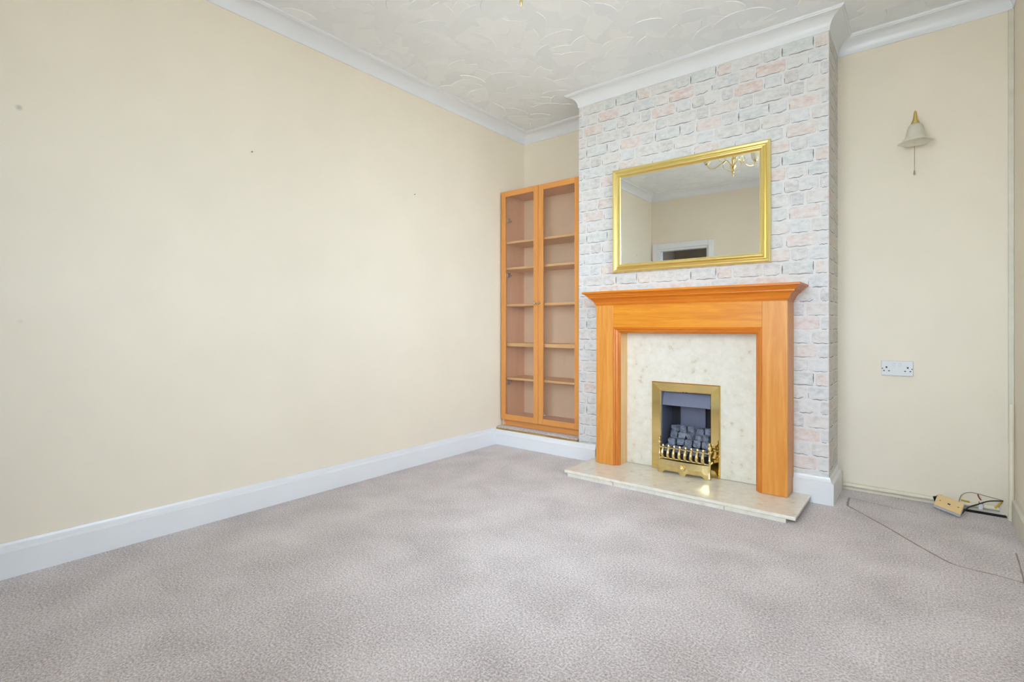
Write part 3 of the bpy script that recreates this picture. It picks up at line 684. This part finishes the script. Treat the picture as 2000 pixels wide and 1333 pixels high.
# loose outlet box lying on the carpet
lb = thing('loose_outlet', (.100, 3.56, 0), 'loose cream outlet plate on a grey box lying on the carpet by the wires', 'socket', rot=(0, 0, R(-4)))
mt = Matrix.Translation((0, 0, .019)) @ Matrix.Rotation(R(-30), 4, 'X') @ Matrix.Rotation(R(15), 4, 'Y')
MB().box(-.056, .056, .006, .036, .0, .066, .004, mat=mt).build('back_box', 'box_grey', lb, local=True)
MB().box(-.058, .058, -.004, .006, -.004, .066, .003, mat=mt).build('plate_rim', 'box_grey', lb, local=True)
MB().box(-.056, .056, -.012, -.004, .006, .070, .003, mat=mt).build('faceplate', 'socket_cream', lb, local=True)
for x, z, r_ in ((0, .038, .006), (-.038, .040, .003), (.038, .040, .003)): MB().box(x-r_, x+r_, -.0132, -.0115, z-r_*.6, z+r_*.6, mat=mt).build('screw_hole', 'slot_dark', lb, local=True)
tag(MB().prism([(.046, .050), (.058, .054), (.080, .050), (.076, .030), (.066, .012), (.056, .014)], 3.690, 3.706, 1).build('black_wedge', 'void_black'), 'small solid black grommet beside the loose outlet', 'wedge')  # solid black wedge put in place of a dark spot at the wall
def wire(name, pts, r, mat, label): return tag(MB().tube(spline(pts, 7), r, 7).build(name, mat, smooth=True), label, 'wire')
wire('cable', [(.150, 3.63, .015), (.154, 3.68, .045), (.168, 3.720, .078), (.205, 3.728, .098), (.27, 3.728, .090), (.33, 3.728, .080)], .0022, 'wire_grey', 'thin grey cable arching up from the loose outlet to the corner')
wire('cable', [(.158, 3.58, .008), (.19, 3.66, .03), (.23, 3.685, .050), (.275, 3.69, .075), (.33, 3.69, .088)], .0032, 'wire_black', 'thicker black cable rising to the corner from the outlet')
wire('wire_tail', [(.232, 3.70, .10), (.236, 3.704, .085), (.245, 3.706, .070)], .003, 'wire_red', 'short red wire tail crossing the black cable')
wire('wire_tail', [(.056, 3.698, .050), (.068, 3.700, .062), (.084, 3.702, .064)], .002, 'wire_red', 'short reddish wire end above the black grommet')
wire('tape_strip', [(.165, 3.712, .052), (.20, 3.712, .050)], .004, 'tape_yellow', 'short yellow sleeve lying flat on the skirting pipe')
wire('tape_strip', [(.300, 3.704, .040), (.315, 3.704, .062), (.328, 3.704, .085)], .0045, 'tape_yellow', 'yellow sleeve slanting up beside the corner pipe')
cb = thing('terminal_block', (.243, 3.70, .02), 'small white terminal block clipped on the skirting pipe', 'connector')
MB().box(.234, .252, 3.693, 3.709, .022, .052, .002).build('body', 'socket_white', cb)
MB().tube([(.238, 3.70, .052), (.236, 3.70, .062)], .002, 6).tube([(.248, 3.70, .052), (.253, 3.70, .060)], .002, 6).build('wire_end', 'wire_red', cb)

# ---------------------------------------------------------------- picture nails on the left wall
for y, z, lb_ in ((1.288, 1.950, 'tiny dark picture nail in the middle of the left wall'), (2.432, 1.949, 'tiny picture nail in the left wall nearer the bookcase')):
    mrn = Matrix.Rotation(R(90), 3, 'Y')
    tag(MB().lathe([(.0015, -.002), (.0015, .008), (.003, .009), (.003, .011), (0, .0115)], (XW, y, z), 10, mrn).build('picture_nail', 'nail_dark', smooth=True), lb_, 'nail')

# ---------------------------------------------------------------- chandelier (its tip shows at the top edge and in the mirror)
cx, cy, cz = -1.322, 1.712, 2.352
ch = thing('chandelier', (cx, cy, H), 'brass chandelier with curled arms and glass shades in the room centre', 'chandelier')
MB().lathe([(.055, H), (.055, H-.008), (.035, H-.022), (.012, H-.034), (.006, H-.036)], (cx, cy, 0), 24).build('ceiling_rose', 'brass', ch, smooth=True)
MB().lathe([(.005, H-.034), (.005, cz+.19), (.012, cz+.18), (.016, cz+.165), (.010, cz+.15), (.008, cz+.13), (.022, cz+.115), (.028, cz+.10), (.022, cz+.085), (.010, cz+.072), (.009, cz+.062), (.013, cz+.052), (.012, cz+.044), (.006, cz+.036)], (cx, cy, 0), 20).build('column', 'brass', ch, smooth=True)
MB().lathe([(.004, cz+.037), (.007, cz+.028), (.0075, cz+.02), (.005, cz+.010), (.002, cz), (0, cz-.001)], (cx, cy, 0), 14).build('finial', 'brass_worn', ch, smooth=True)
for k in range(3):
    a = R(-52+120*k); ca, sa = math.cos(a), math.sin(a)
    P = lambda r_, z: (cx+ca*r_, cy+sa*r_, cz+z)
    arm = MB().tube(spline([P(.02, .12), P(.06, .165), P(.11, .145), (P(.17, .118)), P(.225, .13), P(.245, .165)], 6), .0045, 8).build('arm', 'brass', ch, smooth=True)
    MB().tube(spline([P(.06, .165), P(.09, .20), P(.125, .19), P(.12, .165), P(.102, .17)], 6), .003, 6).build('scroll', 'brass', arm, smooth=True)
    MB().tube(spline([P(.012, .05), P(.05, .07), P(.085, .10), P(.09, .14), P(.06, .165)], 6), .0028, 6).build('lower_scroll', 'brass', arm, smooth=True)
    MB().lathe([(.006, .163), (.020, .167), (.022, .173), (.010, .177)], P(.245, 0), 14).build('drip_pan', 'brass', arm, smooth=True)
    MB().lathe([(.018, .175), (.030, .185), (.036, .21), (.038, .235), (.050, .26), (.049, .262), (.036, .237), (.034, .211), (.028, .188), (.016, .178)], P(.245, 0), 24).build('glass_shade', 'frosted', arm, smooth=True)
    MB().lathe([(.008, .177), (.012, .20), (.009, .22), (0, .229)], P(.245, 0), 10).build('bulb', 'white_matt', arm, smooth=True)
print('bricks', nb)
